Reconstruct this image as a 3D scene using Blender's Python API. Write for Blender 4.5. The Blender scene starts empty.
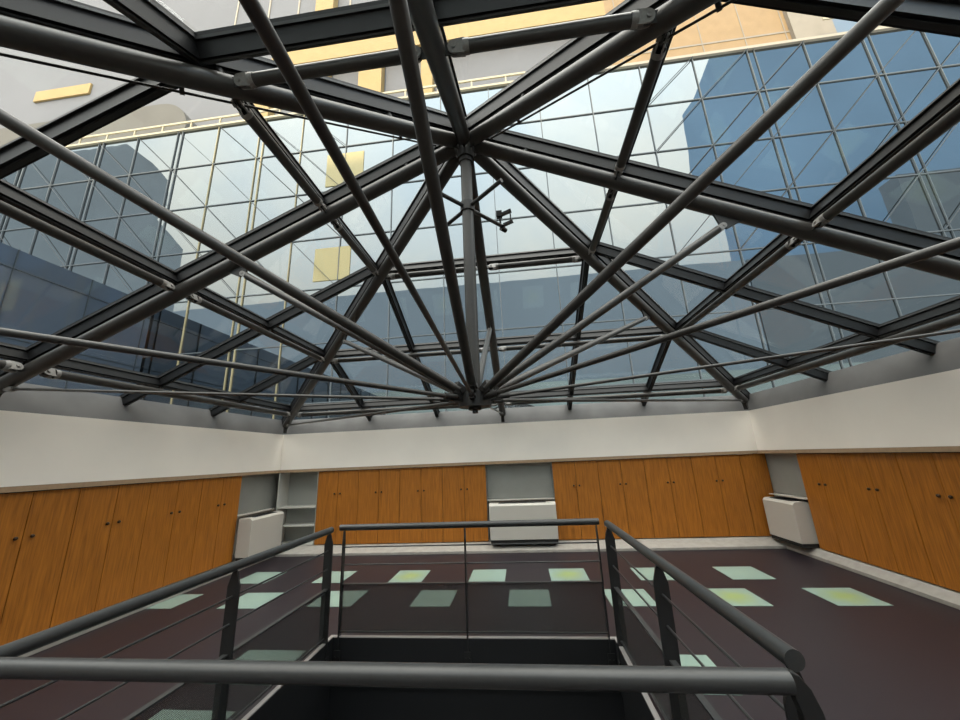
import bpy, math, random
from mathutils import Vector, Matrix
random.seed(4)
scn = bpy.context.scene
COL = scn.collection
V = Vector
PI = math.pi

# ------------------------------------------------------------------ materials
def nodes(m):
    m.use_nodes = True
    return m.node_tree.nodes, m.node_tree.links

def mat(name, col, rough=.5, metal=0., spec=.5, noise=0., scale=20., bump=0., stretch=None, col2=None):
    m = bpy.data.materials.new(name)
    n, l = nodes(m)
    b = n['Principled BSDF']
    b.inputs['Base Color'].default_value = (*col, 1)
    b.inputs['Roughness'].default_value = rough
    b.inputs['Metallic'].default_value = metal
    b.inputs['Specular IOR Level'].default_value = spec
    if noise or bump:
        tc = n.new('ShaderNodeTexCoord'); mp = n.new('ShaderNodeMapping'); nz = n.new('ShaderNodeTexNoise')
        if stretch:
            mp.inputs['Scale'].default_value = stretch
            oi = n.new('ShaderNodeObjectInfo'); sc_ = n.new('ShaderNodeMath'); sc_.operation = 'MULTIPLY'; sc_.inputs[1].default_value = 37
            l.new(oi.outputs['Random'], sc_.inputs[0]); l.new(sc_.outputs[0], mp.inputs['Location'])
        nz.inputs['Scale'].default_value = scale; nz.inputs['Detail'].default_value = 5
        l.new(tc.outputs['Object'], mp.inputs[0]); l.new(mp.outputs[0], nz.inputs['Vector'])
        if noise:
            r = n.new('ShaderNodeValToRGB')
            c2 = col2 or tuple(c*(1+noise) for c in col)
            r.color_ramp.elements[0].position = .3; r.color_ramp.elements[1].position = .7
            r.color_ramp.elements[0].color = (*(c*(1-noise) for c in col), 1)
            r.color_ramp.elements[1].color = (*c2, 1)
            l.new(nz.outputs['Fac'], r.inputs[0]); l.new(r.outputs[0], b.inputs['Base Color'])
        if bump:
            bp = n.new('ShaderNodeBump'); bp.inputs['Strength'].default_value = bump
            bp.inputs['Distance'].default_value = .01
            l.new(nz.outputs['Fac'], bp.inputs['Height']); l.new(bp.outputs[0], b.inputs['Normal'])
    return m

def glass_mat(name, tint, gloss=.06, rough=.01):
    m = bpy.data.materials.new(name)
    n, l = nodes(m)
    n.remove(n['Principled BSDF'])
    t = n.new('ShaderNodeBsdfTransparent'); t.inputs[0].default_value = (*tint, 1)
    g = n.new('ShaderNodeBsdfGlossy'); g.inputs['Roughness'].default_value = rough
    lw = n.new('ShaderNodeLayerWeight'); lw.inputs[0].default_value = .25
    mr = n.new('ShaderNodeMapRange'); mr.inputs['To Min'].default_value = gloss*.5; mr.inputs['To Max'].default_value = gloss*3.5
    l.new(lw.outputs['Facing'], mr.inputs['Value'])
    mx = n.new('ShaderNodeMixShader')
    l.new(mr.outputs[0], mx.inputs[0]); l.new(t.outputs[0], mx.inputs[1]); l.new(g.outputs[0], mx.inputs[2])
    l.new(mx.outputs[0], n['Material Output'].inputs[0])
    return m

M = {}
M['steel'] = mat('dark_grey_painted_steel', (.018, .017, .016), .45, 0., .35, .12, 60)
M['tube'] = mat('grey_painted_steel_tube', (.032, .029, .026), .38, 0., .42, .10, 50)
M['bar'] = mat('black_aluminium_glazing_bar', (.005, .005, .0055), .45, 0., .28)
M['gasket'] = mat('grey_aluminium_glazing_cap', (.020, .020, .020), .45, 0., .35)
M['clevis'] = mat('grey_cast_steel_clevis', (.20, .19, .178), .40, .0, .5, .15, 80)
M['flash'] = mat('grey_metal_flashing', (.125, .122, .12), .45, 0., .5, .18, 2.5)
M['white'] = mat('white_painted_plaster', (.86, .80, .725), .75, 0, .3, .03, 1.5)
M['wood'] = mat('orange_oak_veneer', (.345, .122, .015), .45, 0, .35, .28, 5, .05, (14, 14, .7))
M['woodedge'] = mat('pale_brown_wood_edge', (.36, .245, .15), .5, 0, .4, .1, 20)
M['knob'] = mat('dark_bronze_knob', (.05, .03, .018), .35, .6)
M['gap'] = mat('black_shadow_gap', (.010, .009, .008), .8)
M['plinth'] = mat('pale_stone_plinth', (.32, .30, .27), .5, 0, .4, .10, 12)
M['floor'] = mat('dark_plum_floor', (.0145, .0100, .0135), .42, 0, .34, .10, 160, .02)
M['unit'] = mat('off_white_enamel', (.49, .46, .41), .45, 0, .45)
M['grille'] = mat('dark_grille', (.025, .025, .026), .6)
M['greypanel'] = mat('grey_panel', (.25, .25, .23), .5, 0, .4, .05, 4)
M['shelfback'] = mat('pale_grey_shelf_back', (.36, .365, .335), .55)
M['shelfwhite'] = mat('white_shelf_board', (.58, .56, .51), .5)
M['rail'] = mat('charcoal_rail_paint', (.026, .027, .0275), .36, 0., .45, .08, 70)
M['post'] = mat('black_rail_paint', (.011, .0115, .012), .42, 0., .5)
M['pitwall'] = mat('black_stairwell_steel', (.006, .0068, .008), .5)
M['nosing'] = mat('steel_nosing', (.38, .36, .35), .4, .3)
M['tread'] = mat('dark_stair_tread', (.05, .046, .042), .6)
M['red'] = mat('dull_red_paint', (.22, .05, .03), .5)
M['pane'] = glass_mat('skylight_glass', (.95, .955, .945), .035)

def mesh_panel():
    m = bpy.data.materials.new('perforated_dark_mesh')
    n, l = nodes(m); b = n['Principled BSDF']
    b.inputs['Base Color'].default_value = (.030, .031, .030, 1); b.inputs['Roughness'].default_value = .5
    t = n.new('ShaderNodeBsdfTransparent'); mx = n.new('ShaderNodeMixShader')
    tc = n.new('ShaderNodeTexCoord'); 
    sx = n.new('ShaderNodeSeparateXYZ'); ad = n.new('ShaderNodeMath'); ad.operation = 'ADD'; cx = n.new('ShaderNodeCombineXYZ')
    l.new(tc.outputs['Object'], sx.inputs[0]); l.new(sx.outputs['X'], ad.inputs[0]); l.new(sx.outputs['Y'], ad.inputs[1])
    l.new(ad.outputs[0], cx.inputs[0]); l.new(sx.outputs['Z'], cx.inputs[1])
    ck = n.new('ShaderNodeTexChecker'); ck.inputs['Scale'].default_value = 260
    ck.inputs['Color1'].default_value = (.68, .68, .68, 1); ck.inputs['Color2'].default_value = (.42, .42, .42, 1)
    l.new(cx.outputs[0], ck.inputs['Vector'])
    l.new(ck.outputs['Color'], mx.inputs[0]); l.new(b.outputs[0], mx.inputs[1]); l.new(t.outputs[0], mx.inputs[2])
    l.new(mx.outputs[0], n['Material Output'].inputs[0])
    return m
M['mesh'] = mesh_panel()

def tile_mat(name, edge, mid, r0=.05, r1=.25):
    m = bpy.data.materials.new(name)
    n, l = nodes(m); b = n['Principled BSDF']; b.inputs['Roughness'].default_value = .3
    tc = n.new('ShaderNodeTexCoord'); ln = n.new('ShaderNodeVectorMath'); ln.operation = 'LENGTH'
    nz = n.new('ShaderNodeTexNoise'); nz.inputs['Scale'].default_value = 7
    ma = n.new('ShaderNodeMath'); ma.operation = 'MULTIPLY_ADD'; ma.inputs[1].default_value = .18
    r = n.new('ShaderNodeValToRGB')
    r.color_ramp.elements[0].position = r0+.09; r.color_ramp.elements[0].color = (*mid, 1)
    r.color_ramp.elements[1].position = r1+.09; r.color_ramp.elements[1].color = (*edge, 1)
    l.new(tc.outputs['Object'], ln.inputs[0]); l.new(tc.outputs['Object'], nz.inputs['Vector'])
    l.new(nz.outputs['Fac'], ma.inputs[0]); l.new(ln.outputs['Value'], ma.inputs[2])
    l.new(ma.outputs[0], r.inputs[0]); l.new(r.outputs[0], b.inputs['Base Color'])
    return m
MINT = (.195, .275, .24)
M['tile'] = tile_mat('mint_floor_tile', MINT, (.21, .295, .25))
M['tilegreen'] = tile_mat('mint_floor_tile_yellow_green_middle', MINT, (.235, .305, .12))

def mirror_mat(name, tint, rough, base, fac, warp=.0015):
    m = bpy.data.materials.new(name)
    n, l = nodes(m); b = n['Principled BSDF']
    b.inputs['Base Color'].default_value = (*base, 1); b.inputs['Roughness'].default_value = .4
    g = n.new('ShaderNodeBsdfGlossy'); g.inputs[0].default_value = (*tint, 1); g.inputs['Roughness'].default_value = rough
    mx = n.new('ShaderNodeMixShader'); mx.inputs[0].default_value = fac
    if warp:
        tc = n.new('ShaderNodeTexCoord'); nz = n.new('ShaderNodeTexNoise'); nz.inputs['Scale'].default_value = .55
        bp = n.new('ShaderNodeBump'); bp.inputs['Strength'].default_value = 1; bp.inputs['Distance'].default_value = warp
        l.new(tc.outputs['Object'], nz.inputs['Vector']); l.new(nz.outputs['Fac'], bp.inputs['Height'])
        l.new(bp.outputs[0], g.inputs['Normal'])
    l.new(b.outputs[0], mx.inputs[1]); l.new(g.outputs[0], mx.inputs[2])
    l.new(mx.outputs[0], n['Material Output'].inputs[0])
    return m
M['facade'] = mirror_mat('mirror_glass_curtain_wall', (.20, .225, .24), .012, (.013, .017, .019), .93)
M['wing'] = mirror_mat('blue_glass_wing', (.17, .20, .24), .05, (.065, .088, .125), .5)
M['mullion'] = mat('grey_mullion', (.10, .115, .125), .5)
M['mulliongoldlit'] = mat('mullion_painted_gold_light', (.32, .27, .155), .45)  # golden sunlight on the left mullions put into their colour
M['brace'] = mat('dark_brace_rod', (.02, .028, .036), .5)
M['coping'] = mat('white_coping', (.30, .27, .22), .6)
M['railing'] = mat('cream_railing', (.38, .34, .24), .5)
M['tan'] = mat('tan_stone_cladding', (.27, .185, .10), .7, 0, .3, .06, 2)
M['beige'] = mat('beige_stone', (.24, .215, .18), .7, 0, .3, .05, 2)
M['gold'] = mat('golden_stone', (.33, .235, .10), .6, 0, .3, .06, 2)
M['palewall'] = mat('pale_grey_wall', (.15, .158, .18), .7, 0, .3, .05, .3)
M['greywall'] = mat('grey_concrete', (.125, .122, .115), .8, 0, .3, .08, .6)
M['blueglass'] = mat('blue_tower_glass', (.30, .47, .68), .6, 0, .2, .16, .02)
M['slate'] = mat('slate_blue_block', (.36, .43, .51), .7, 0, .2, .12, .02)
M['slatedark'] = mat('dark_slate_block', (.23, .265, .30), .7, 0, .2, .12, .02)
M['bluepane'] = mat('blue_glazing_band', (.10, .15, .22), .4)
M['slatetower'] = mat('slate_tower_cladding', (.34, .385, .43), .7, 0, .2, .15, .03)
M['podium'] = mat('pale_teal_podium', (.46, .54, .53), .7, 0, .2, .25, .05)
M['creamreflection'] = mat('cream_painted_reflection', (.34, .29, .14), .6)  # golden window reflections painted as a flat cream colour

# ------------------------------------------------------------------ mesh builder
class MB:
    def __init__(s): s.v = []; s.f = []; s.sm = []; s.mi = []
    def add(s, vs, fs, smooth=False, mi=0):
        o = len(s.v); s.v += [tuple(v) for v in vs]
        for f in fs:
            s.f.append([i+o for i in f]); s.sm.append(smooth); s.mi.append(mi)
    def box(s, a, b, mi=0):
        x0, y0, z0 = (min(a[i], b[i]) for i in range(3)); x1, y1, z1 = (max(a[i], b[i]) for i in range(3))
        s.add([(x0,y0,z0),(x1,y0,z0),(x1,y1,z0),(x0,y1,z0),(x0,y0,z1),(x1,y0,z1),(x1,y1,z1),(x0,y1,z1)],
              [(0,3,2,1),(4,5,6,7),(0,1,5,4),(1,2,6,5),(2,3,7,6),(3,0,4,7)], mi=mi)
        return s
    def beam(s, a, b, up, w, d0, d1, mi=0):
        """box along a-b, width w across, from d0 to d1 along up"""
        a, b = V(a), V(b); t = (b-a).normalized(); up = V(up); up = (up-t*up.dot(t)).normalized(); r = t.cross(up)
        vs = [p+r*sx*w/2+up*d for p in (a, b) for (sx, d) in ((-1, d0), (1, d0), (1, d1), (-1, d1))]
        s.add(vs, [(0,1,2,3),(7,6,5,4),(0,4,5,1),(1,5,6,2),(2,6,7,3),(3,7,4,0)], mi=mi)
        return s
    def tube(s, a, b, r0, r1=None, n=20, mi=0, cap=True):
        a, b = V(a), V(b); r1 = r0 if r1 is None else r1
        t = (b-a).normalized(); h = V((0,0,1)) if abs(t.z) < .9 else V((1,0,0))
        u = t.cross(h).normalized(); w = t.cross(u)
        vs = []
        for p, r in ((a, r0), (b, r1)):
            vs += [p+(u*math.cos(2*PI*i/n)+w*math.sin(2*PI*i/n))*r for i in range(n)]
        s.add(vs, [(i, (i+1) % n, n+(i+1) % n, n+i) for i in range(n)], True, mi)
        if cap:
            s.add(vs[:n], [tuple(range(n))[::-1]], False, mi); s.add(vs[n:], [tuple(range(n))], False, mi)
        return s
    def prism(s, pts, ext, mi=0):
        """planar polygon pts extruded by vector ext"""
        pts = [V(p) for p in pts]; ext = V(ext); n = len(pts)
        vs = pts+[p+ext for p in pts]
        s.add(vs, [tuple(range(n))[::-1], tuple(range(n, 2*n))]+[(i, (i+1) % n, n+(i+1) % n, n+i) for i in range(n)], mi=mi)
        return s
    def ball(s, c, r, n=14, m=8, sc=(1,1,1), mi=0):
        c = V(c); vs = [c+V((0,0,r*sc[2]))]
        for j in range(1, m):
            th = PI*j/m
            vs += [c+V((r*sc[0]*math.sin(th)*math.cos(2*PI*i/n), r*sc[1]*math.sin(th)*math.sin(2*PI*i/n), r*sc[2]*math.cos(th))) for i in range(n)]
        vs.append(c-V((0,0,r*sc[2])))
        fs = [(0, 1+i, 1+(i+1) % n) for i in range(n)]
        for j in range(m-2):
            fs += [(1+j*n+i, 1+(j+1)*n+i, 1+(j+1)*n+(i+1) % n, 1+j*n+(i+1) % n) for i in range(n)]
        k = len(vs)-1
        fs += [(k, 1+(m-2)*n+(i+1) % n, 1+(m-2)*n+i) for i in range(n)]
        s.add(vs, fs, True, mi); return s
    def build(s, name, mats, parent=None, bevel=0, origin=None):
        me = bpy.data.meshes.new(name)
        o0 = V(origin) if origin else V((0,0,0))
        me.from_pydata([tuple(V(v)-o0) for v in s.v], [], s.f)
        for m in (mats if isinstance(mats, (list, tuple)) else [mats]): me.materials.append(m)
        for p, a, b in zip(me.polygons, s.sm, s.mi): p.use_smooth = a; p.material_index = b
        me.update()
        o = bpy.data.objects.new(name, me); COL.objects.link(o)
        o.location = o0
        if parent:
            o.parent = parent
            o.location = o0-world_loc(parent)
        if bevel:
            bv = o.modifiers.new('bevel', 'BEVEL'); bv.width = bevel; bv.segments = 2; bv.limit_method = 'ANGLE'
            bv.angle_limit = math.radians(50)
        return o
def world_loc(o):
    w = V(o.location)
    while o.parent: o = o.parent; w += V(o.location)
    return w
def tag(o, label, cat, group=None):
    o['label'] = label; o['category'] = cat
    if group: o['group'] = group
    return o
def thing(name, loc, label, cat, group=None):
    o = bpy.data.objects.new(name, None); COL.objects.link(o); o.location = loc; o.empty_display_size = .1
    return tag(o, label, cat, group)
def struct(o): o['kind'] = 'structure'; return o

# ------------------------------------------------------------------ camera (wide phone lens, level eye 1.6 m)
cd = bpy.data.cameras.new('camera'); cam = bpy.data.objects.new('camera', cd); COL.objects.link(cam)
F_PX = 365.635; PITCH, ROLL, YAW = (math.radians(a) for a in (14.8684, 2.4533, -5.9311))
fw = V((math.sin(YAW)*math.cos(PITCH), math.cos(YAW)*math.cos(PITCH), math.sin(PITCH)))
r0 = V((math.cos(YAW), -math.sin(YAW), 0)); u0 = r0.cross(fw)
rt = r0*math.cos(ROLL)-u0*math.sin(ROLL); up_ = u0*math.cos(ROLL)+r0*math.sin(ROLL)
m3 = Matrix((rt, up_, -fw)).transposed()
cam.matrix_world = Matrix.Translation((0, 0, 1.6)) @ m3.to_4x4()
cd.sensor_width = 36; cd.lens = F_PX/960*36; cd.clip_start = .05; cd.clip_end = 800
scn.camera = cam

# ------------------------------------------------------------------ room dimensions
XL, XR, YF, YN = -4.826, 4.072, 7.096, -1.50
ZB, ZT = 1.515, 2.209            # white upstand: bottom and top
FZ = 0.0
OX0, OX1, OY0, OY1 = -1.93, .70, 1.24, 3.86   # stairwell opening

# floor with the opening cut out
mb = MB()
E = .6
for (a, b, c, d) in ((XL-E, OX0, YN-E, YF+E), (OX1, XR+E, YN-E, YF+E), (OX0, OX1, YN-E, OY0), (OX0, OX1, OY1, YF+E)):
    mb.box((a, c, -.12), (b, d, 0))
struct(mb.build('floor', M['floor']))

# walls: white upstand above + backing wall behind the cupboards
T = .30
REC = .42      # depth of the backing wall behind the front plane
def wall(name, boxes): 
    m = MB()
    for a, b in boxes: m.box(a, b)
    return struct(m.build(name, M['white']))
wall('wall_far', [((XL-T, YF, ZB), (XR+T, YF+T, ZT)), ((XL-.55, YF+REC, 0), (XR+.55, YF+REC+.1, ZB))])
wall('wall_left', [((XL-T, YN, ZB), (XL, YF, ZT)), ((XL-REC-.1, YN, 0), (XL-REC, YF+REC, ZB))])
wall('wall_right', [((XR, YN, ZB), (XR+T, YF, ZT)), ((XR+REC, YN, 0), (XR+REC+.1, YF+REC, ZB))])
wall('wall_near', [((XL-T, YN-T, 0), (XR+T, YN, ZT))])
# wood ledge under the white upstand
tz0, tz1 = 1.462, ZB-.002
n_tr = [0]
def trim(m, mtl):
    n_tr[0] += 1
    return struct(m.build('trim_%d' % n_tr[0], mtl))
trim(MB().box((XL, YF+.0, tz0), (XR, YF+.40, tz1)), M['woodedge'])
trim(MB().box((XL-.40, YN, tz0), (XL, YF+.40, tz1)), M['woodedge'])
trim(MB().box((XR, YN, tz0), (XR+.40, YF+.40, tz1)), M['woodedge'])

# stone plinth strips along the walls
PF, PL, PR = 6.86, -4.64, 4.03
def plinth(name, pts, ext): return struct(MB().prism(pts, ext).build(name, M['plinth'], bevel=.004))
plinth('baseboard_far', [(PL, PF, .002), (PL, PF, .045), (PL, YF+.02, .125), (PL, YF+.41, .125), (PL, YF+.41, .002)], (PR-PL, 0, 0))
plinth('baseboard_left', [(PL, YN+.02, .002), (PL, YN+.02, .045), (XL-.02, YN+.02, .105), (XL-.41, YN+.02, .105), (XL-.41, YN+.02, .002)], (0, YF-YN+.3, 0))
plinth('baseboard_right', [(PR, YN+.02, .002), (PR, YN+.02, .045), (XR+.04, YN+.02, .125), (XR+.41, YN+.02, .125), (XR+.41, YN+.02, .002)], (0, YF-YN+.3, 0))

# ------------------------------------------------------------------ cupboards
CZ0, CZ1 = .135, tz0-.004
def cupboard(o, ux, nx, width, label, knobs, depth=.34, z0=CZ0):
    """o = left end of the front (seen from the room), ux = along, nx = towards the room"""
    o, ux, nx = V(o), V(ux), V(nx); k = V((0,0,1))
    t = thing('cupboard', (o.x, o.y, z0), label, 'cupboard', 'oak cupboards along the walls')
    def bx(m, a0, a1, d0, d1, z0_, z1_):
        pts = [o+ux*a0+nx*d0, o+ux*a1+nx*d0, o+ux*a1+nx*d1, o+ux*a0+nx*d1]
        m.prism([(p.x, p.y, z0_) for p in pts], (0, 0, z1_-z0_)); return m
    m = MB(); e = .0015
    bx(m, e, width-e, -depth, -.024, z0, CZ1)
    m.build('body', M['gap'], t)
    h = width/2; g = .0035
    for i in (0, 1):
        c = o+ux*(h*i+h/2)
        d = bx(MB(), h*i+g, h*(i+1)-g, -.021, 0, z0+.004, CZ1-.006).build('door', M['wood'], t, bevel=.002, origin=(c.x, c.y, z0))
        a = h+(-1 if i == 0 else 1)*knobs
        p = o+ux*a; zk = 1.035
        kb = MB().tube((p.x, p.y, zk), tuple(V((p.x, p.y, zk))+nx*.012), .006, n=10)
        kb.ball(tuple(V((p.x, p.y, zk))+nx*.018), .017, 12, 8)
        kb.build('knob', M['knob'], d)
    return t
w = (4.031-.725)/8*2
lab = ['oak double-door cupboard beside the corner shelves on the far wall', 'oak double-door cupboard second to the right of the corner shelves',
       'oak double-door cupboard second to the left of the middle convector', 'oak double-door cupboard touching the left side of the middle convector niche']
for i in range(4): cupboard((-4.031+w*i, YF+.03, 0), (1,0,0), (0,-1,0), w, lab[i], .058)
w = (3.762-.510)/4
lab = ['oak double-door cupboard touching the right side of the middle convector niche', 'oak double-door cupboard second to the right of the middle convector',
       'oak double-door cupboard third to the right of the middle convector', 'oak double-door cupboard at the right end of the far wall by the plain oak panel']
for i in range(4): cupboard((.510+w*i, YF+.03, 0), (1,0,0), (0,-1,0), w, lab[i], .050)
lab = ['oak double-door cupboard on the left wall beside the corner convector', 'oak double-door cupboard on the left wall second from the corner convector',
       'oak double-door cupboard on the left wall third from the corner convector', 'oak double-door cupboard on the left wall cut by the left edge of the photo']
for i in range(4): cupboard((XL-.03, 6.12-.80*(i+1), 0), (0,1,0), (1,0,0), .80, lab[i], .062, z0=.112)
w = .770
lab = ['oak double-door cupboard on the right wall beside the corner convector', 'oak double-door cupboard on the right wall second from the corner convector',
       'oak double-door cupboard on the right wall cut by the right edge of the photo']
for i in range(3): cupboard((XR+.05, 6.265-w*i, 0), (0,-1,0), (-1,0,0), w, lab[i], .055)
# plain oak panels where the photo shows no doors
n_tr[0] += 0
trim(MB().box((3.766, YF+.03, CZ0), (4.19, YF+.055, CZ1)), M['wood'])
trim(MB().box((XL-.055, YN+.01, .112), (XL-.03, 2.915, CZ1)), M['wood'])
trim(MB().box((XR+.05, YN+.01, CZ0), (XR+.075, 3.95, CZ1)), M['wood'])

# ------------------------------------------------------------------ niches, convectors, shelves
# grey panels and sills in the niches
m = MB().box((-.715, YF+.13, .83), (.503, YF+.15, CZ1))
trim(m, M['greypanel'])
trim(MB().box((-.715, YF+.02, .815), (.503, YF+.15, .829)), M['unit'])
trim(MB().box((XL-.17, 6.128, .81), (XL-.15, YF+.36, CZ1)), M['greypanel'])
trim(MB().box((XL-.15, 6.128, .795), (XL-.03, YF-.03, .809)), M['unit'])
trim(MB().box((XR+.13, 6.275, .81), (XR+.15, YF+.40, CZ1)), M['greypanel'])
trim(MB().box((XR+.0, 6.275, .795), (XR+.15, YF-.03, .806)), M['unit'])
# white returns of the niches
trim(MB().box((-.722, YF+.03, CZ0), (-.717, YF+.40, CZ1)).box((.504, YF+.03, CZ0), (.508, YF+.40, CZ1)), M['greypanel'])

def convector(c, ux, nx, width, depth, z0, z1, label):
    """c = middle of the front face foot; casing with sloping shoulder, top grille, recessed black foot"""
    c, ux, nx = V(c), V(ux), V(nx)
    t = thing('convector', (c.x, c.y, .14), label, 'radiator', 'white convector units')
    def P(a, d, z): p = c+ux*a+nx*d; return (p.x, p.y, z)
    h = width/2; ch = .035
    prof = [(-depth, z0), (0, z0), (0, z1-ch), (-ch*.9, z1), (-depth, z1)]
    m = MB(); m.prism([P(-h, d, z) for d, z in prof], tuple(ux*width))
    m.build('casing', M['unit'], t, bevel=.006)
    g = MB(); gw = width*.36
    g.prism([P(-gw, -depth*.86, z1+.0005), P(gw, -depth*.86, z1+.0005), P(gw, -depth*.20, z1+.0005), P(-gw, -depth*.20, z1+.0005)], (0, 0, .004))
    gr = g.build('grille', M['grille'], t)
    s = MB()
    k = int(gw*2/.03)
    for i in range(k):
        a = -gw+(i+.5)*2*gw/k
        s.prism([P(a-.004, -depth*.84, z1+.0045), P(a+.004, -depth*.84, z1+.0045), P(a+.004, -depth*.22, z1+.0045), P(a-.004, -depth*.22, z1+.0045)], (0, 0, .006))
    s.build('louvre', M['gasket'], gr)
    f = MB()
    f.prism([P(-h+.008, -depth+.01, .131), P(h-.008, -depth+.01, .131), P(h-.008, -.012, .131), P(-h+.008, -.012, .131)], (0, 0, z0-.132))
    f.build('foot', M['gap'], t)
    for sx in (-1, 1):
        e = MB(); x0 = sx*(h-.002) ; x1 = sx*(h-.13)
        e.prism([P(x0, -depth*.8, z1+.0005), P(x1, -depth*.8, z1+.0005), P(x1, -.05, z1+.0005), P(x0, -.05, z1+.0005)], (0, 0, .003))
        e.build('access_flap', M['unit'], t)
    return t
convector((-.085, 6.885, 0), (1,0,0), (0,-1,0), 1.165, .22, .20, .785, 'white convector unit in the middle of the far wall between cupboards')
convector((-4.55, 6.50, 0), (0,1,0), (1,0,0), .84, .24, .175, .77, 'off-white convector unit in the left corner next to open shelves')
convector((3.93, 6.67, 0), (0,-1,0), (-1,0,0), .72, .26, .185, .755, 'off-white convector unit in the right corner jutting from the oak cupboards')

t = thing('corner_shelving', (-4.44, YF+.2, .126), 'white open shelves recessed in the far left corner beside the convector', 'shelves')
MB().box((-4.826, YF+.33, .13), (-4.04, YF+.345, CZ1)).build('back_panel', M['shelfback'], t)
MB().box((-4.05, YF+.03, .13), (-4.036, YF+.33, CZ1)).build('side_panel', M['shelfback'], t)
MB().box((-4.84, YF+.0, .13), (-4.826, YF+.33, CZ1)).build('side_panel', M['shelfwhite'], t)
for z in (.145, .47, .80):
    MB().box((-4.824, YF+.04, z-.014), (-4.052, YF+.33, z+.014)).build('shelf', M['shelfwhite'], t, bevel=.002)

# ------------------------------------------------------------------ inlaid floor tiles
far_, mid_, third = (5.41, 5.94), (4.58, 5.09), (3.09, 3.595)
tiles = [
 ((-4.27,-3.77), far_, 0, 'pale mint floor tile in the far row, near the left wall and left of the left railing'),
 ((-3.06,-2.63), far_, 0, 'pale mint floor tile in the far row, behind the far end of the left railing'),
 ((-1.955,-1.49), far_, 1, 'greenish mint floor tile in the far row, left of the middle railing post'),
 ((-.845,-.36), far_, 0, 'pale mint floor tile in the far row, directly in front of the middle convector'),
 ((.247,.74), far_, 1, 'yellow-green centred floor tile in the far row, behind the right end of the far railing'),
 ((1.38,1.85), far_, 0, 'pale mint floor tile in the far row, just behind the far end of the right railing'),
 ((2.48,2.98), far_, 0, 'pale mint floor tile in the far row, nearest to the right wall'),
 ((-4.74,-4.32), (4.53, 5.0), 0, 'pale mint floor tile in the second row, against the left wall plinth'),
 ((-3.72,-3.2), (4.53, 5.04), 0, 'pale mint floor tile in the second row, second from the left wall'),
 ((-2.63,-2.10), mid_, 0, 'mint floor tile in the second row, behind the gap between left and far railings'),
 ((-1.395,-.935), mid_, 0, 'mint floor tile seen through the far railing mesh, left of its middle post'),
 ((-.281,.19), mid_, 0, 'mint floor tile seen through the far railing mesh, right of its middle post'),
 ((.83,1.31), mid_, 0, 'pale mint floor tile in the second row, behind the far posts of the right railing'),
 ((1.955,2.44), mid_, 1, 'green centred floor tile in the second row, just right of the right railing'),
 ((3.05,3.555), mid_, 1, 'yellow-green centred floor tile standing furthest right, near the right wall'),
 ((1.03,1.335), third, 0, 'mint floor tile beside the middle post of the right railing, partly behind the near handrail'),
 ((-2.58,-2.04), third, 0, 'dim mint floor tile beside the left railing, behind its mesh panel'),
 ((-2.60,-2.06), (2.28, 2.79), 0, 'dim mint floor tile at the bottom edge behind the left railing mesh'),
]
for (x0, x1), (y0, y1), g, lb in tiles:
    tag(MB().box((x0, y0, .0005), (x1, y1, .004)).build('floor_tile', M['tilegreen' if g else 'tile'], origin=((x0+x1)/2, (y0+y1)/2, .0005)), lb, 'floor tile', 'inlaid mint floor tiles')

# ------------------------------------------------------------------ stairwell
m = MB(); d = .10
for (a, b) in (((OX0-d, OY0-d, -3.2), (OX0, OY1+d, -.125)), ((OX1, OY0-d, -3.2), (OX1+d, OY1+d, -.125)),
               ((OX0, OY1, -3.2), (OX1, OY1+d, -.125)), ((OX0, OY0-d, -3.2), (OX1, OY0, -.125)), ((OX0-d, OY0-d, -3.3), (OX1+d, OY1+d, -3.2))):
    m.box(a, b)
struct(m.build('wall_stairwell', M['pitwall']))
# black fascia just inside the opening and its pale steel nosing
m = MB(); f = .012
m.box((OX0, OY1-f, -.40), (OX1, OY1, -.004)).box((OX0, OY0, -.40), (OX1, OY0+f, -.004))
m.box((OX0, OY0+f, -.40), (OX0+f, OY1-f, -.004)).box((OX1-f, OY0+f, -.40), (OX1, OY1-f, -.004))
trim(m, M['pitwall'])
m = MB(); q = .022
m.box((OX0-q, OY1-f, 0), (OX1+q, OY1+q, .008)).box((OX0-q, OY0-q, 0), (OX1+q, OY0+f, .008))
m.box((OX0-q, OY0+f, 0), (OX0+f, OY1-f, .008)).box((OX1-f, OY0+f, 0), (OX1+q, OY1-f, .008))
trim(m, M['nosing'])
t = thing('staircase', (-.7, 2.6, -3.2), 'dark steel staircase going down inside the black stairwell', 'staircase')
for sx in (-1.42, .16):
    MB().prism([(sx, 1.35, -.65), (sx, 3.78, -3.15), (sx, 3.78, -2.9), (sx, 1.35, -.4)], (.03, 0, 0)).build('stringer', M['pitwall'], t)
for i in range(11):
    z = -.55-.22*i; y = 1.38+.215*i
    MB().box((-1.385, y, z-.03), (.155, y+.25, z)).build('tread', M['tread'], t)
tag(MB().tube((-.03, 3.55, -1.9), (-.03, 3.55, -1.62), .06, n=18).ball((-.03, 3.55, -1.62), .06, sc=(1,1,.7)).tube((-.03, 3.55, -1.6), (-.03, 3.55, -1.53), .02, n=10).box((-.06, 3.6, -1.8), (0, 3.845, -1.72)).build('red_canister', M['red']),
    'dull reddish canister barely visible on the dark stairwell wall', 'canister')

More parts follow.
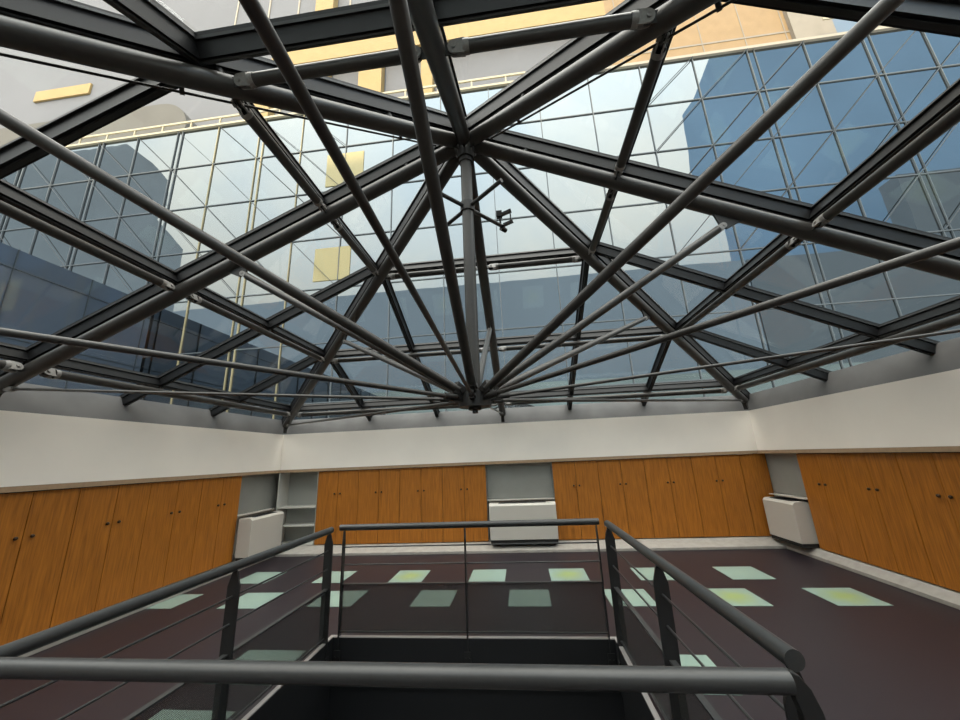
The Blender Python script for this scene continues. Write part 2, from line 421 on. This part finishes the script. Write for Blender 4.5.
# ------------------------------------------------------------------ railings around the stairwell
RZ = .962; RR = .0295
def railing(p0, p1, side, posts, label, rod_z=(.78, .62), panel=True, post_w=.085, r0_ext=.0, r1_ext=0.):
    """p0,p1 = plan ends of the handrail; side = unit vector away from the opening"""
    p0, p1, side = V((*p0, 0)), V((*p1, 0)), V((*side, 0)); u = (p1-p0).normalized(); L = (p1-p0).length
    t = thing('railing', (p0.x, p0.y, 0), label, 'railing', 'charcoal railings around the stairwell')
    z = V((0, 0, 1))
    MB().tube(p0-u*r0_ext+z*RZ, p1+u*r1_ext+z*RZ, RR, n=28).build('handrail', M['rail'], t, bevel=.003)
    for a in posts:
        c = p0+u*a
        pr = [(-.5, -.30), (.5, -.30), (.5, .84), (.22, RZ-RR-.012), (.10, RZ-RR+.004), (-.10, RZ-RR+.004), (-.22, RZ-RR-.012), (-.5, .84)]
        m = MB().prism([c-u*.006+side*(k*post_w)+z*h for k, h in pr], u*.012)
        p = m.build('post', M['post'], t)
        b = MB().prism([c-u*.03-side*(post_w/2+.0)+z*h for h in (-.28, -.10)]+[c+u*.03-side*(post_w/2)+z*h for h in (-.10, -.28)], -side*.008)
        for h in (-.23, -.15):
            for s_ in (-.018, .018):
                b.tube(c+u*s_-side*(post_w/2+.008)+z*h, c+u*s_-side*(post_w/2+.016)+z*h, .007, n=8)
        b.build('fixing_plate', M['post'], p)
    a0, a1 = posts[0], posts[-1]
    for h in rod_z:
        MB().tube(p0+u*a0+z*h, p0+u*a1+z*h, .0065, n=10).build('rod', M['rail'], t)
    if panel:
        MB().beam(p0+u*a0+z*.45, p0+u*a1+z*.45, z, .035, -.005, .005).build('panel_frame', M['rail'], t)
        MB().beam(p0+u*a0+z*.045, p0+u*a1+z*.045, z, .03, -.005, .005).build('panel_frame', M['rail'], t)
        MB().prism([p0+u*a0+z*.05-side*.0002, p0+u*a1+z*.05-side*.0002, p0+u*a1+z*.445-side*.0002, p0+u*a0+z*.445-side*.0002], side*.0004).build('mesh_panel', M['mesh'], t)
    return t
railing((-1.91, 3.865), (.668, 3.865), (0, 1), (.045, 1.285, 2.55), 'charcoal railing along the far edge of the stairwell, parallel to the far wall', post_w=.05)
railing((-1.945, 3.745), (-2.0, .9), (-1, 0), (.03, 1.22, 2.43), 'charcoal railing along the left side of the stairwell, running towards the viewer')
railing((.722, 3.745), (.778, 1.41), (1, 0), (.03, 1.22, 2.31), 'charcoal railing along the right side of the stairwell with round open end')
t = railing((-1.90, 1.30), (.690, 1.30), (0, -1), (.02, ), 'thick charcoal handrail crossing the bottom of the photo nearest the viewer', rod_z=(), panel=False, post_w=.05)
# curved plate that carries the free end of the near handrail
pl = MB()
cv = [(.690, RZ+.030), (.712, RZ+.020), (.735, RZ-.01), (.752, RZ-.06), (.765, RZ-.14), (.775, RZ-.30), (.775, -.28), (.70, -.28), (.70, RZ-.14), (.700, RZ-.07), (.690, RZ-.03)]
pl.prism([(x, 1.285, zz) for x, zz in cv], (0, .03, 0))
pl.build('end_plate', M['post'], t, bevel=.003)

# ------------------------------------------------------------------ skylight: pyramid
A = V((-.3405, 2.7687, 4.4478)); ZE = 2.3841
cx0, cx1, cy0, cy1 = XL+.082, XR-.082, -1.4157, YF-.082
FT = {'FL': V((cx0, cy1, ZE)), 'FR': V((cx1, cy1, ZE)), 'NL': V((cx0, cy0, ZE)), 'NR': V((cx1, cy0, ZE)),
      'ML': V((cx0, A.y, ZE)), 'MR': V((cx1, A.y, ZE)), 'MF': V((A.x, cy1, ZE)), 'MN': V((A.x, cy0, ZE))}
NODE = V((A.x, A.y, 2.0237))
LV = (.2965, .6123, .925)
LVN = (.312, .64, .925)      # the glazing grid on the viewer's side sits a little lower than the tubes
EXT = 1.042           # glazing bars run on past the tube feet to the flashing
def at(k, t): return A+(FT[k]-A)*t
faces = {'F': ('FL', 'MF', 'FR'), 'L': ('FL', 'ML', 'NL'), 'R': ('FR', 'MR', 'NR'), 'N': ('NL', 'MN', 'NR')}
NRM = {}
for k, (a, b, c) in faces.items():
    n = (FT[a]-A).cross(FT[c]-A).normalized()
    NRM[k] = n if n.z > 0 else -n
hipn = {'FL': ('F', 'L'), 'FR': ('F', 'R'), 'NL': ('N', 'L'), 'NR': ('N', 'R')}
GB0, GB1, GW = .085, .225, .062
GLZ = .205
wins = {}
for i, k in enumerate('FLRN'):
    o = bpy.data.objects.new('window_%d' % (i+1), None); COL.objects.link(o); o.location = A; struct(o); wins[k] = o
def bar(face, a, b, nrm, w=GW, d0=GB0, d1=GB1):
    m = MB()
    m.beam(a, b, nrm, w, d0, d1-.035)                      # black box section
    m.beam(a, b, nrm, w+.03, d1-.045, d1-.030, 1)         # paler gasket lip
    m.beam(a, b, nrm, w, d1-.030, d1, 0)
    m.beam(a, b, nrm, w*.45, d0-.012, d0, 1)               # grey drainage channel under
    return m.build('glazing_bar', [M['bar'], M['gasket']], wins[face])
NP = 3
# main bars
for k, fs in hipn.items():
    bar(fs[0], A+V((0,0,.0)), at(k, EXT), (NRM[fs[0]]+NRM[fs[1]]), GW*1.15, GB0+.01, GB1+.02)
for k, f in (('MF', 'F'), ('ML', 'L'), ('MR', 'R'), ('MN', 'N')):
    bar(f, A+(FT[k]-A)*.02, at(k, EXT), NRM[f])
# slope bars at the level nodes and horizontal bars
for f, (a, b, c) in faces.items():
    n = NRM[f]
    for h in (a, c):
        for t_ in (LVN if h[0] == 'N' else LV)[:2]:
            p = at(h, t_); dirn = at(b, EXT)-at(b, t_)
            bar(f, p, p+dirn, n)
    for t_ in (LVN if f == 'N' else LV):
        for h in (a, c):
            bar(f, at(b, t_), at(h, t_), n, GW*.95, GB0+.004, GB1-.004)
# panes: cells between bars
def pane(face, pts):
    n = NRM[face]
    MB().prism([p+n*(GLZ-.008) for p in pts], n*.016).build('glass_pane', M['pane'], wins[face])
for f, (a, b, c) in faces.items():
    ts = (0,)+LV[:2]+(1.0, EXT)
    for h in (a, c):
        bar(f, at(b, EXT), at(h, EXT), NRM[f], .05, .11, GB1)
    n = NRM[f]
    for h in (a, c):
        # point at level t and lateral fraction s (in units of plan half width), s<=t on this half
        def pt(t_, s_): return at(b, t_)+(FT[h]-FT[b])*s_
        cols = (0,)+LV[:2]+(1.0,)
        for j in range(4):
            t0, t1 = ts[j], ts[j+1]
            for i in range(3):
                s0, s1 = cols[i], cols[i+1]
                if s0 >= t1-1e-6: continue
                if j == 3 and i == 2:
                    pts = [pt(1.0, s0), pt(1.0, 1.0), pt(EXT, EXT), pt(EXT, s0)]
                elif s1 <= t0+1e-6: pts = [pt(t0, s0), pt(t0, s1), pt(t1, s1), pt(t1, s0)]
                else: pts = [pt(t0, s0), pt(t1, s1), pt(t1, s0)]
                pane(f, pts)
# grey sloping flashing between the upstand and the glass
zt = at('MF', EXT).z
def fl(p0, p1, q0, q1, nout):
    m = MB(); up = V((0, 0, .015))
    m.add([p0, p1, q1, q0, V(p0)+V(nout)*.02, V(p1)+V(nout)*.02, V(q1)+V(nout)*.02, V(q0)+V(nout)*.02],
          [(0,1,2,3),(7,6,5,4),(0,4,5,1),(1,5,6,2),(2,6,7,3),(3,7,4,0)])
    return trim(m, M['flash'])
g = .21/NRM['F'].z
ZTOP = zt+.212
ex0, ex1, ey0, ey1 = at('FL', EXT).x, at('FR', EXT).x, at('NL', EXT).y, at('FL', EXT).y
e = .0
fl(V((XL, YF, ZT)), V((XR, YF, ZT)), V((ex0, ey1, ZTOP)), V((ex1, ey1, ZTOP)), (0, 1, 0))
fl(V((XL, YN, ZT)), V((XL, YF, ZT)), V((ex0, ey0, ZTOP)), V((ex0, ey1, ZTOP)), (-1, 0, 0))
fl(V((XR, YN, ZT)), V((XR, YF, ZT)), V((ex1, ey0, ZTOP)), V((ex1, ey1, ZTOP)), (1, 0, 0))
fl(V((XL, YN, ZT)), V((XR, YN, ZT)), V((ex0, ey0, ZTOP)), V((ex1, ey0, ZTOP)), (0, -1, 0))

# ------------------------------------------------------------------ steel truss under the glass
tr = thing('roof_truss', (A.x, A.y, NODE.z-.1), 'dark grey tubular steel roof truss with central post and radiating struts under the glass', 'roof truss')
TR = .062
def rafter(k, t1=1.0):
    d = (FT[k]-A).normalized()
    m = MB().tube(A+d*.13, at(k, t1), TR, n=28)
    rf = m.build('rafter_tube', M['tube'], tr)
    # stubs that carry the glazing bar
    n = NRM[[f for f in faces if k in faces[f]][0]] if k[0] == 'M' else (NRM[hipn[k][0]]+NRM[hipn[k][1]]).normalized()
    for t_ in (.12,)+LV+(.985,):
        MB().tube(at(k, t_)+n*.02, at(k, t_)+n*(GB0+.015), .028, n=12).build('bar_support', M['steel'], rf)
    return rf
RF = {k: rafter(k) for k in FT}
# hub at the apex
h = MB().tube(A+V((0,0,-.19)), A+V((0,0,.10)), .078, n=32).tube(A+V((0,0,-.23)), A+V((0,0,-.19)), .062, n=32)
hb = h.build('apex_hub', M['steel'], tr)
for k in FT:
    d = (FT[k]-A).normalized(); s = d.cross(V((0,0,1))).normalized(); w_ = s.cross(d)
    MB().prism([A+d*.09+w_*.075-s*.008, A+d*.20+w_*.05-s*.008, A+d*.20-w_*.05-s*.008, A+d*.09-w_*.085-s*.008], s*.016).build('hub_plate', M['steel'], hb)
# central post
post = MB().tube(NODE+V((0,0,.02)), A+V((0,0,-.18)), .05, n=28).build('centre_post', M['tube'], tr)
# purlin tubes with clevis ends
def clevis(end, d, up, r, parent, L=.085):
    """forked lug: two rounded plates and a pin, pointing along d from end"""
    d = d.normalized(); up = (up-d*up.dot(d)).normalized(); s = d.cross(up).normalized()
    m = MB()
    for sg in (-1, 1):
        c = end+d*L*.62; R = r*1.15
        pts = [end-d*.01+up*r*1.0, end-d*.01-up*r*1.0]
        arc = [c+(-up*math.cos(x)+d*math.sin(x))*R*.8 for x in [PI*i/8 for i in range(9)]]
        pts = pts+arc
        m.prism([p+s*sg*r*.55-s*.005 for p in pts], s*.010)
    c = end+d*L*.62
    m.tube(c-s*r*.95, c+s*r*.95, r*.33, n=12)
    m.tube(end-d*.035, end, r*1.08, r*1.08, n=20)
    return m.build('clevis', M['clevis'], parent)
PR_ = .036
for f, (a, b, c) in faces.items():
    n = NRM[f]
    for li, t_ in enumerate(LV):
        off = V((0, 0, 0))
        r = .043 if li == 2 else PR_
        for hk in (a, c):
            p0 = at(b, t_)+off; p1 = at(hk, t_)+off; d = (p1-p0).normalized()
            e0, e1 = p0+d*(TR+.10), p1-d*(TR*1.2+.10)
            pt_ = MB().tube(e0, e1, r, n=20).build('purlin_tube', M['tube'], tr)
            clevis(e0, -d, n, r, pt_); clevis(e1, d, n, r, pt_)
            # lugs on the rafters, stubs to the glazing bars
            MB().prism([p0+d*.03+n*.03-n.cross(d)*.006, e0-d*.035+n*.028-n.cross(d)*.006, e0-d*.035-n*.028-n.cross(d)*.006, p0+d*.03-n*.03-n.cross(d)*.006], n.cross(d)*.012).build('lug', M['steel'], pt_)
            q1 = p1-d*.03
            MB().prism([q1+n*.03-n.cross(d)*.006, e1+d*.035+n*.028-n.cross(d)*.006, e1+d*.035-n*.028-n.cross(d)*.006, q1-n*.03-n.cross(d)*.006], n.cross(d)*.012).build('lug', M['steel'], pt_)
            for s_ in LV[:2]:
                if s_ < t_-.02:
                    pp = at(b, t_)+(FT[hk]-FT[b])*s_+off
                    MB().tube(pp+n*.02, pp+n*(GB0+.01), .018, n=10).build('bar_support', M['steel'], pt_)
# struts from the lower node to the middle of each rafter
S_ = .49
SR = .031
for k in FT:
    tgt = at(k, S_); d = (FT[k]-A).normalized(); v = (tgt-NODE).normalized()
    low = tgt-V((0, 0, .0))
    w_ = d.cross(V((0,0,1))).normalized(); dn = d.cross(w_); dn = dn if dn.z < 0 else -dn
    joint = tgt+dn*(TR+.075)
    v = (joint-NODE).normalized()
    e0, e1 = NODE+v*.17, joint-v*.06
    sr = SR if k != 'MN' else .034
    s = MB().tube(e0, e1, sr, n=22).build('strut', M['tube'], tr)
    clevis(e1, v, w_.cross(v), sr*.85, s, .075)
    g_ = MB().prism([tgt+dn*TR*.8-d*.12-w_*.008, tgt+dn*(TR+.10)-d*.02-w_*.008, tgt+dn*(TR+.10)+d*.03-w_*.008, tgt+dn*TR*.8+d*.12-w_*.008], w_*.016)
    g_.build('gusset', M['steel'], s)
    # tie rods to the rafter feet
    foot = at(k, .985)+dn*(TR*.6); v = (foot-NODE).normalized()
    r = .0125 if k[0] == 'M' else .0165
    if k == 'MN': r = .0125
    rd = MB().tube(NODE+v*.20, foot-v*.09, r, n=14).build('tie_rod', M['tube'], tr)
    clevis(foot-v*.09, v, V((0,0,1)), .022, rd, .08)
    MB().tube(NODE+v*.17, NODE+v*.27, r*1.7, r*1.5, n=14).build('turnbuckle', M['steel'], rd)
# node
h = MB().tube(NODE+V((0,0,-.055)), NODE+V((0,0,.055)), .125, n=28).tube(NODE+V((0,0,-.075)), NODE+V((0,0,-.055)), .05, n=20).tube(NODE+V((0,0,-.10)), NODE+V((0,0,-.075)), .022, n=12)
nd = h.build('lower_node', M['steel'], tr)
for k in FT:
    for kind, vec, w_, rr in (('fork', S_*(FT[k]-A)+A-NODE, .024, .048), ('fork', FT[k]-NODE, .016, .03)):
        v = vec.normalized(); sd_ = v.cross(V((0,0,1))).normalized(); uu = sd_.cross(v)
        c0 = NODE+v*.10; c1 = NODE+v*.20
        fk = MB()
        fk.prism([c0+uu*rr*.7-sd_*w_, c1+uu*rr-sd_*w_, c1-uu*rr-sd_*w_, c0-uu*rr*.7-sd_*w_], sd_*w_*2)
        fk.tube(NODE+v*.15-sd_*w_*1.7, NODE+v*.15+sd_*w_*1.7, rr*.45, n=12)
        fk.build(kind, M['steel'], nd)
# thin cables strung just below the two nearest hip tubes, on small clips
for k in ('NL', 'NR'):
    d = (FT[k]-A).normalized(); w_ = d.cross(V((0,0,1))).normalized(); dn = d.cross(w_); dn = dn if dn.z < 0 else -dn
    w_ = w_ if w_.y > 0 else -w_; ob = (w_*.93+dn*.36).normalized()
    c0, c1 = A+d*.30+ob*.082, at(k, .985)+ob*.13
    MB().tube(c0, c1, .0075, n=10).build('cable', M['steel'], RF[k])
    for q in (.06, .30, .55, .8):
        p = c0+(c1-c0)*q
        MB().beam(p-d*.012, p+d*.012, ob, .012, -.075, .012).build('cable_clip', M['steel'], RF[k])
# foot plates where the rafters meet the upstand
for k in FT:
    p = at(k, 1.0); d = (FT[k]-A).normalized(); w_ = d.cross(V((0,0,1))).normalized()
    hd = V((d.x, d.y, 0)).normalized()
    MB().prism([p-d*.10+V((0,0,.03))-w_*.03, p+d*.02+V((0,0,.05))-w_*.03, p+hd*.05+V((0,0,-.14))-w_*.03, p-hd*.0+V((0,0,-.16))-w_*.03], w_*.06).build('foot_bracket', M['steel'], RF[k])

# four-armed bracket on the post
cz = 3.74
t = thing('cross_arm_bracket', (A.x, A.y, cz), 'small four-armed dark bracket clamped high on the central post', 'bracket')
MB().tube((A.x, A.y, cz-.045), (A.x, A.y, cz+.045), .064, n=24).build('collar', M['steel'], t)
for i in range(4):
    a = PI/4+i*PI/2+.05; dv = V((math.cos(a), math.sin(a), 0))
    ln = .43
    ar = MB().tube(V((A.x, A.y, cz))+dv*.062, V((A.x, A.y, cz))+dv*ln, .018, n=12).build('arm', M['steel'], t)
    if i == 0:
        c = V((A.x, A.y, cz))+dv*(ln-.02)
        sd = V((-dv.y, dv.x, 0))
        b = MB().beam(c-sd*.02+dv*.02, c+V((.12, -.02, .02)), V((0,0,1)), .03, -.012, .012)
        b.beam(c+V((-.03, .0, .10)), c+V((.11, -.03, .13)), V((0,0,1)), .03, -.014, .014)
        b.tube(c+V((.0, 0, -.02)), c+V((0, 0, .12)), .010, n=10).tube(c+V((.1, -.02, .02)), c+V((.1, -.03, .12)), .006, n=8)
        b.box(tuple(c+V((-.035, -.025, .09))), tuple(c+V((.02, .025, .15))))
        b.tube(c+dv*.01+V((0,0,-.02)), c+dv*.07+V((0,0,-.03)), .028, .022, n=14)
        b.build('sensor_head', M['steel'], ar)

# ------------------------------------------------------------------ outside: mirror-glass building across the court
D = 12.0
PXW, PZH = 2.045, 2.18
ZTP = 16.62
fb = thing('mirror_glass_building', (0, D, 0), 'tall mirror-glass building with gridded curtain wall filling the view beyond the skylight', 'building')
MB().box((-48, D, 0), (48, D+2.4, ZTP)).build('curtain_wall', M['facade'], fb)
xs = [3.675+PXW*i for i in range(-25, 22)]
zs = [10.2+PZH*i for i in range(-4, 3)]
m = MB(); mg = MB()
for i, x in enumerate(xs):
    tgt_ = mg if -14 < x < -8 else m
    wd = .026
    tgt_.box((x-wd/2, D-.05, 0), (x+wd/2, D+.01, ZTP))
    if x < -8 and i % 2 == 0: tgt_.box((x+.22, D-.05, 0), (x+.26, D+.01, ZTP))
    if x > 9 and i % 2 == 0: m.box((x+.245, D-.04, 0), (x+.265, D+.01, ZTP))
m2 = MB()
for z in zs: m2.box((-48, D-.045, z-.014), (48, D+.01, z+.014))
m.build('mullion', M['mullion'], fb); mg.build('mullion', M['mulliongoldlit'], fb); m2.build('transom', M['mullion'], fb)
m = MB()
z0_of = lambda j: zs[j-1]
for i, x in enumerate(xs):
    for j, z in enumerate(zs+[ZTP]):
        if j == 0 or z0_of(j) < 8: continue
        z0 = zs[j-1]; z1 = z
        if 5.5 < x < 40: m.tube((x, D-.09, z0), (x+PXW, D-.09, z1), .016, n=6)
        if x < -7.3: m.tube((x, D-.09, z1), (x+PXW, D-.09, z0), .012, n=6)
m.build('diagonal_brace', M['brace'], fb)
m = MB().box((1.2, D-.10, ZTP+.002), (48, D+.5, ZTP+.13)); m.build('coping', M['coping'], fb)
m = MB().box((-48, D-.10, ZTP+.002), (1.19, D+.5, ZTP+.10)).box((-48, D-.06, ZTP+.46), (1.19, D+.0, ZTP+.55))
x = -47.5
while x < 1.1: m.box((x-.03, D-.05, ZTP+.1), (x+.03, D-.0, ZTP+.46)); x += 1.45
m.build('roof_railing', M['railing'], fb)
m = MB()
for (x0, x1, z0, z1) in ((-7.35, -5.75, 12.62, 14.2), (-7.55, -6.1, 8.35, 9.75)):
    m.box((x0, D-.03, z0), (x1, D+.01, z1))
m.build('painted_reflection_panel', M['creamreflection'], fb)  # flat panels stand in for golden reflections in the glass

# stepped-back upper storeys
k = 15.0/12
def S(x, z): return (x*k, 1.6+(z-1.6)*k)
up = thing('stone_upper_storey', (6, 15, 16), 'sunlit tan stone upper storey rising behind the right parapet of the glass building', 'building')
(x0, _), (x1, zt_) = S(4.7, 16), S(11.55, 24)
MB().box((x0, 15, 12), (x1, 19, zt_)).build('stone_wall', M['tan'], up)
m = MB()
for xx in (5.2, 6.8, 8.3, 9.9, 11.4): a = S(xx, 0)[0]; m.box((a-.025, 14.985, 16), (a+.025, 15.01, zt_))
m.box((x0, 14.98, S(0, 17.25)[1]), (x1, 15.01, S(0, 17.33)[1]))
m.build('cladding_joint', M['beige'], up)
MB().box((x1, 14.8, 12), (S(13.0, 0)[0], 19, zt_)).build('stone_pier', M['beige'], up)
MB().box((S(13.0, 0)[0], 15.2, 12), (60, 19, zt_)).build('glass_band', M['bluepane'], up)
m = MB().box((S(14.6, 0)[0], 15.0, 12), (S(15.9, 0)[0], 15.2, zt_)).box((S(18, 0)[0], 15.0, 12), (S(19.5, 0)[0], 15.2, zt_)); m.build('stone_pier', M['beige'], up)
m = MB().box((S(12.2, 0)[0], 14.2, 20.6), (S(14.8, 0)[0], 14.25, 20.72)); m.build('handrail', M['railing'], up)

ub = thing('golden_framed_building', (-8, 15, 16), 'pale grey building with golden stone beam and columns behind the left roof railing', 'building')
MB().box((-70, 15.2, 12), (x0-.01, 19, 46)).build('pale_wall', M['palewall'], ub)
a0, a1 = S(-10.3, 19.25), S(6, 20.1)
MB().box((a0[0], 14.6, a0[1]), (x0-.02, 15.2, a1[1])).build('golden_beam', M['gold'], ub)
for xc, w_, zz0, zz1 in ((-5.55, 1.05, 15, 19.6), (-8.0, .9, 17.5, 30), (-10.6, .8, 15, 19.6), (-3.0, .5, 15, 19.6)):
    p, q_ = S(xc-w_/2, zz0), S(xc+w_/2, zz1)
    MB().box((p[0], 14.7, p[1]), (q_[0], 15.2, q_[1])).build('golden_column', M['gold'], ub)
m = MB()
for xc in (-13, -11.2, -9.6, -6.9, -4.2): a = S(xc, 0)[0]; m.box((a-.05, 15.15, 26), (a+.05, 15.2, 44))
m.build('wall_seam', M['coping'], ub)
# grey rounded canopy slab at far left
gs = thing('rounded_roof_housing', (-19, 13.4, 16), 'grey round-ended roof housing behind the roof railing at upper left', 'roof housing')
pts = [(-40, 13.6, 17.2), (-40, 13.6, 20.8)]+[(-18.2+1.8*math.sin(x), 13.6, 19.0+1.8*math.cos(x)) for x in [PI*i/12 for i in range(13)]]
MB().prism(pts, (0, 1.0, 0)).build('housing', M['greywall'], gs)
MB().box((-29.6, 15.08, 24.75), (-25.6, 15.19, 25.55)).build('golden_panel', M['gold'], ub)

# left wing with a lower roofline
wg = thing('blue_glass_wing', (-14.5, 4, 0), 'dark blue glass wing beyond the left panes, lower than the main facade', 'building')
MB().box((-20, -14, 0), (-14.2, D-.06, 8.0)).build('glass_wall', M['wing'], wg)
m = MB()
for i in range(14): m.box((-14.25, -13+i*1.9, 0), (-14.15, -12.98+i*1.9, 8.0))
for z in (3.3, 5.4, 7.4): m.box((-14.24, -14, z-.01), (-14.16, D-.07, z+.01))
m.build('mullion', M['brace'], wg)

# buildings behind the viewer, seen mirrored in the curtain wall
YB = -60.0; kk = (D-YB+D)/D
def Q(x, z): return (x*kk, YB, 1.6+(z-1.6)*kk)
def mass(name, pts, mtl, label, part='block'):
    t = thing(name, (pts[0][0]*kk, YB, 0), label, 'building')
    MB().prism([Q(*p) for p in pts], (0, -4.5, 0)).build(part, mtl, t)
    return t
mass('mirrored_low_block', [(-40, 1.4), (-40, 7.65), (7.85, 7.65), (7.85, 1.4)], M['slate'], 'slate-blue low block reflected along the bottom of the mirror facade')
mass('mirrored_grey_block', [(7.9, 1.4), (7.9, 7.65), (13.25, 7.65), (13.25, 10.3), (34, 10.3), (34, 1.4)], M['slatedark'], 'dark grey stepped block reflected low on the right of the mirror facade')
YB = -55.0; kk = (D-YB+D)/D
mass('mirrored_podium', [(-9, 1.4), (-9, 3.9), (12, 3.9), (12, 1.4)], M['podium'], 'pale teal podium reflected low in the mirror facade', 'block')
YB = -60.0; kk = (D-YB+D)/D
t = thing('blue_tower', (7*kk, YB-26, 0), 'blue glass tower reflected in the right half of the mirror facade', 'building')
MB().prism([(p[0]*kk*1.31, YB-26, 1.6+(p[1]-1.6)*kk*1.31) for p in [(7.3, 1.4), (7.46, 9.6), (6.95, 10.5), (6.77, 11.4), (6.87, 12.5), (6.92, 13.9), (7.45, 14.6), (8.4, 16.5), (9.5, 19.5), (34, 19.5), (34, 1.4)]], (40, -20, 0)).build('tower', M['blueglass'], t)
t = thing('slate_tower', (-20*kk, YB-26, 0), 'dark slate tower reflected in the left part of the mirror facade', 'building')
MB().prism([(p[0]*kk*1.3, YB-26, 1.6+(p[1]-1.6)*kk*1.31) for p in [(-13.3, 1.4), (-13.5, 10.4), (-15.0, 12.0), (-14.7, 12.7), (-14.8, 13.9), (-15.8, 15.0), (-17.5, 16.4), (-40, 16.4), (-40, 1.4)]], (-70, -20, 0)).build('tower', M['slatetower'], t)

# ------------------------------------------------------------------ light: sky and a low sun from behind the viewer
wd = bpy.data.worlds.new('sky'); scn.world = wd; wd.use_nodes = True
n, l = wd.node_tree.nodes, wd.node_tree.links
bg = n['Background']
tc = n.new('ShaderNodeTexCoord'); sp = n.new('ShaderNodeSeparateXYZ'); rp = n.new('ShaderNodeValToRGB')
l.new(tc.outputs['Generated'], sp.inputs[0]); l.new(sp.outputs['Z'], rp.inputs[0])
cr = rp.color_ramp
cr.elements[0].position = 0; cr.elements[0].color = (.78, .77, .74, 1)
cr.elements[1].position = 1; cr.elements[1].color = (3.5, 3.4, 3.25, 1)
e_ = cr.elements.new(.35); e_.color = (1.0, .98, .93, 1)
e_ = cr.elements.new(.65); e_.color = (1.75, 1.74, 1.70, 1)
nz = n.new('ShaderNodeTexNoise'); nz.inputs['Scale'].default_value = 3.2; nz.inputs['Detail'].default_value = 6
r2 = n.new('ShaderNodeValToRGB'); r2.color_ramp.elements[0].position = .38; r2.color_ramp.elements[1].position = .66
r2.color_ramp.elements[0].color = (.84, .91, .96, 1); r2.color_ramp.elements[1].color = (1.10, 1.06, .98, 1)
l.new(tc.outputs['Generated'], nz.inputs['Vector']); l.new(nz.outputs['Fac'], r2.inputs[0])
mu = n.new('ShaderNodeMix'); mu.data_type = 'RGBA'; mu.blend_type = 'MULTIPLY'; mu.inputs['Factor'].default_value = 1
l.new(rp.outputs[0], mu.inputs[6]); l.new(r2.outputs[0], mu.inputs[7]); l.new(mu.outputs[2], bg.inputs[0])
bg.inputs[1].default_value = 2.6
sd = bpy.data.lights.new('low_sun', 'SUN'); so = bpy.data.objects.new('low_sun', sd); COL.objects.link(so)
sd.energy = 5.0; sd.angle = .01; sd.color = (1.0, .80, .52)
el = math.radians(22.5); az = math.radians(8)
dv = V((math.sin(az)*math.cos(el), math.cos(az)*math.cos(el), -math.sin(el)))
so.rotation_euler = dv.to_track_quat('-Z', 'Y').to_euler(); so.location = (0, -20, 30)

scn.view_settings.view_transform = 'Standard'; scn.view_settings.look = 'None'
scn.view_settings.exposure = 0.0; scn.view_settings.gamma = 1
scn.cycles.max_bounces = 10; scn.cycles.transparent_max_bounces = 24; scn.cycles.glossy_bounces = 5
scn.cycles.diffuse_bounces = 5
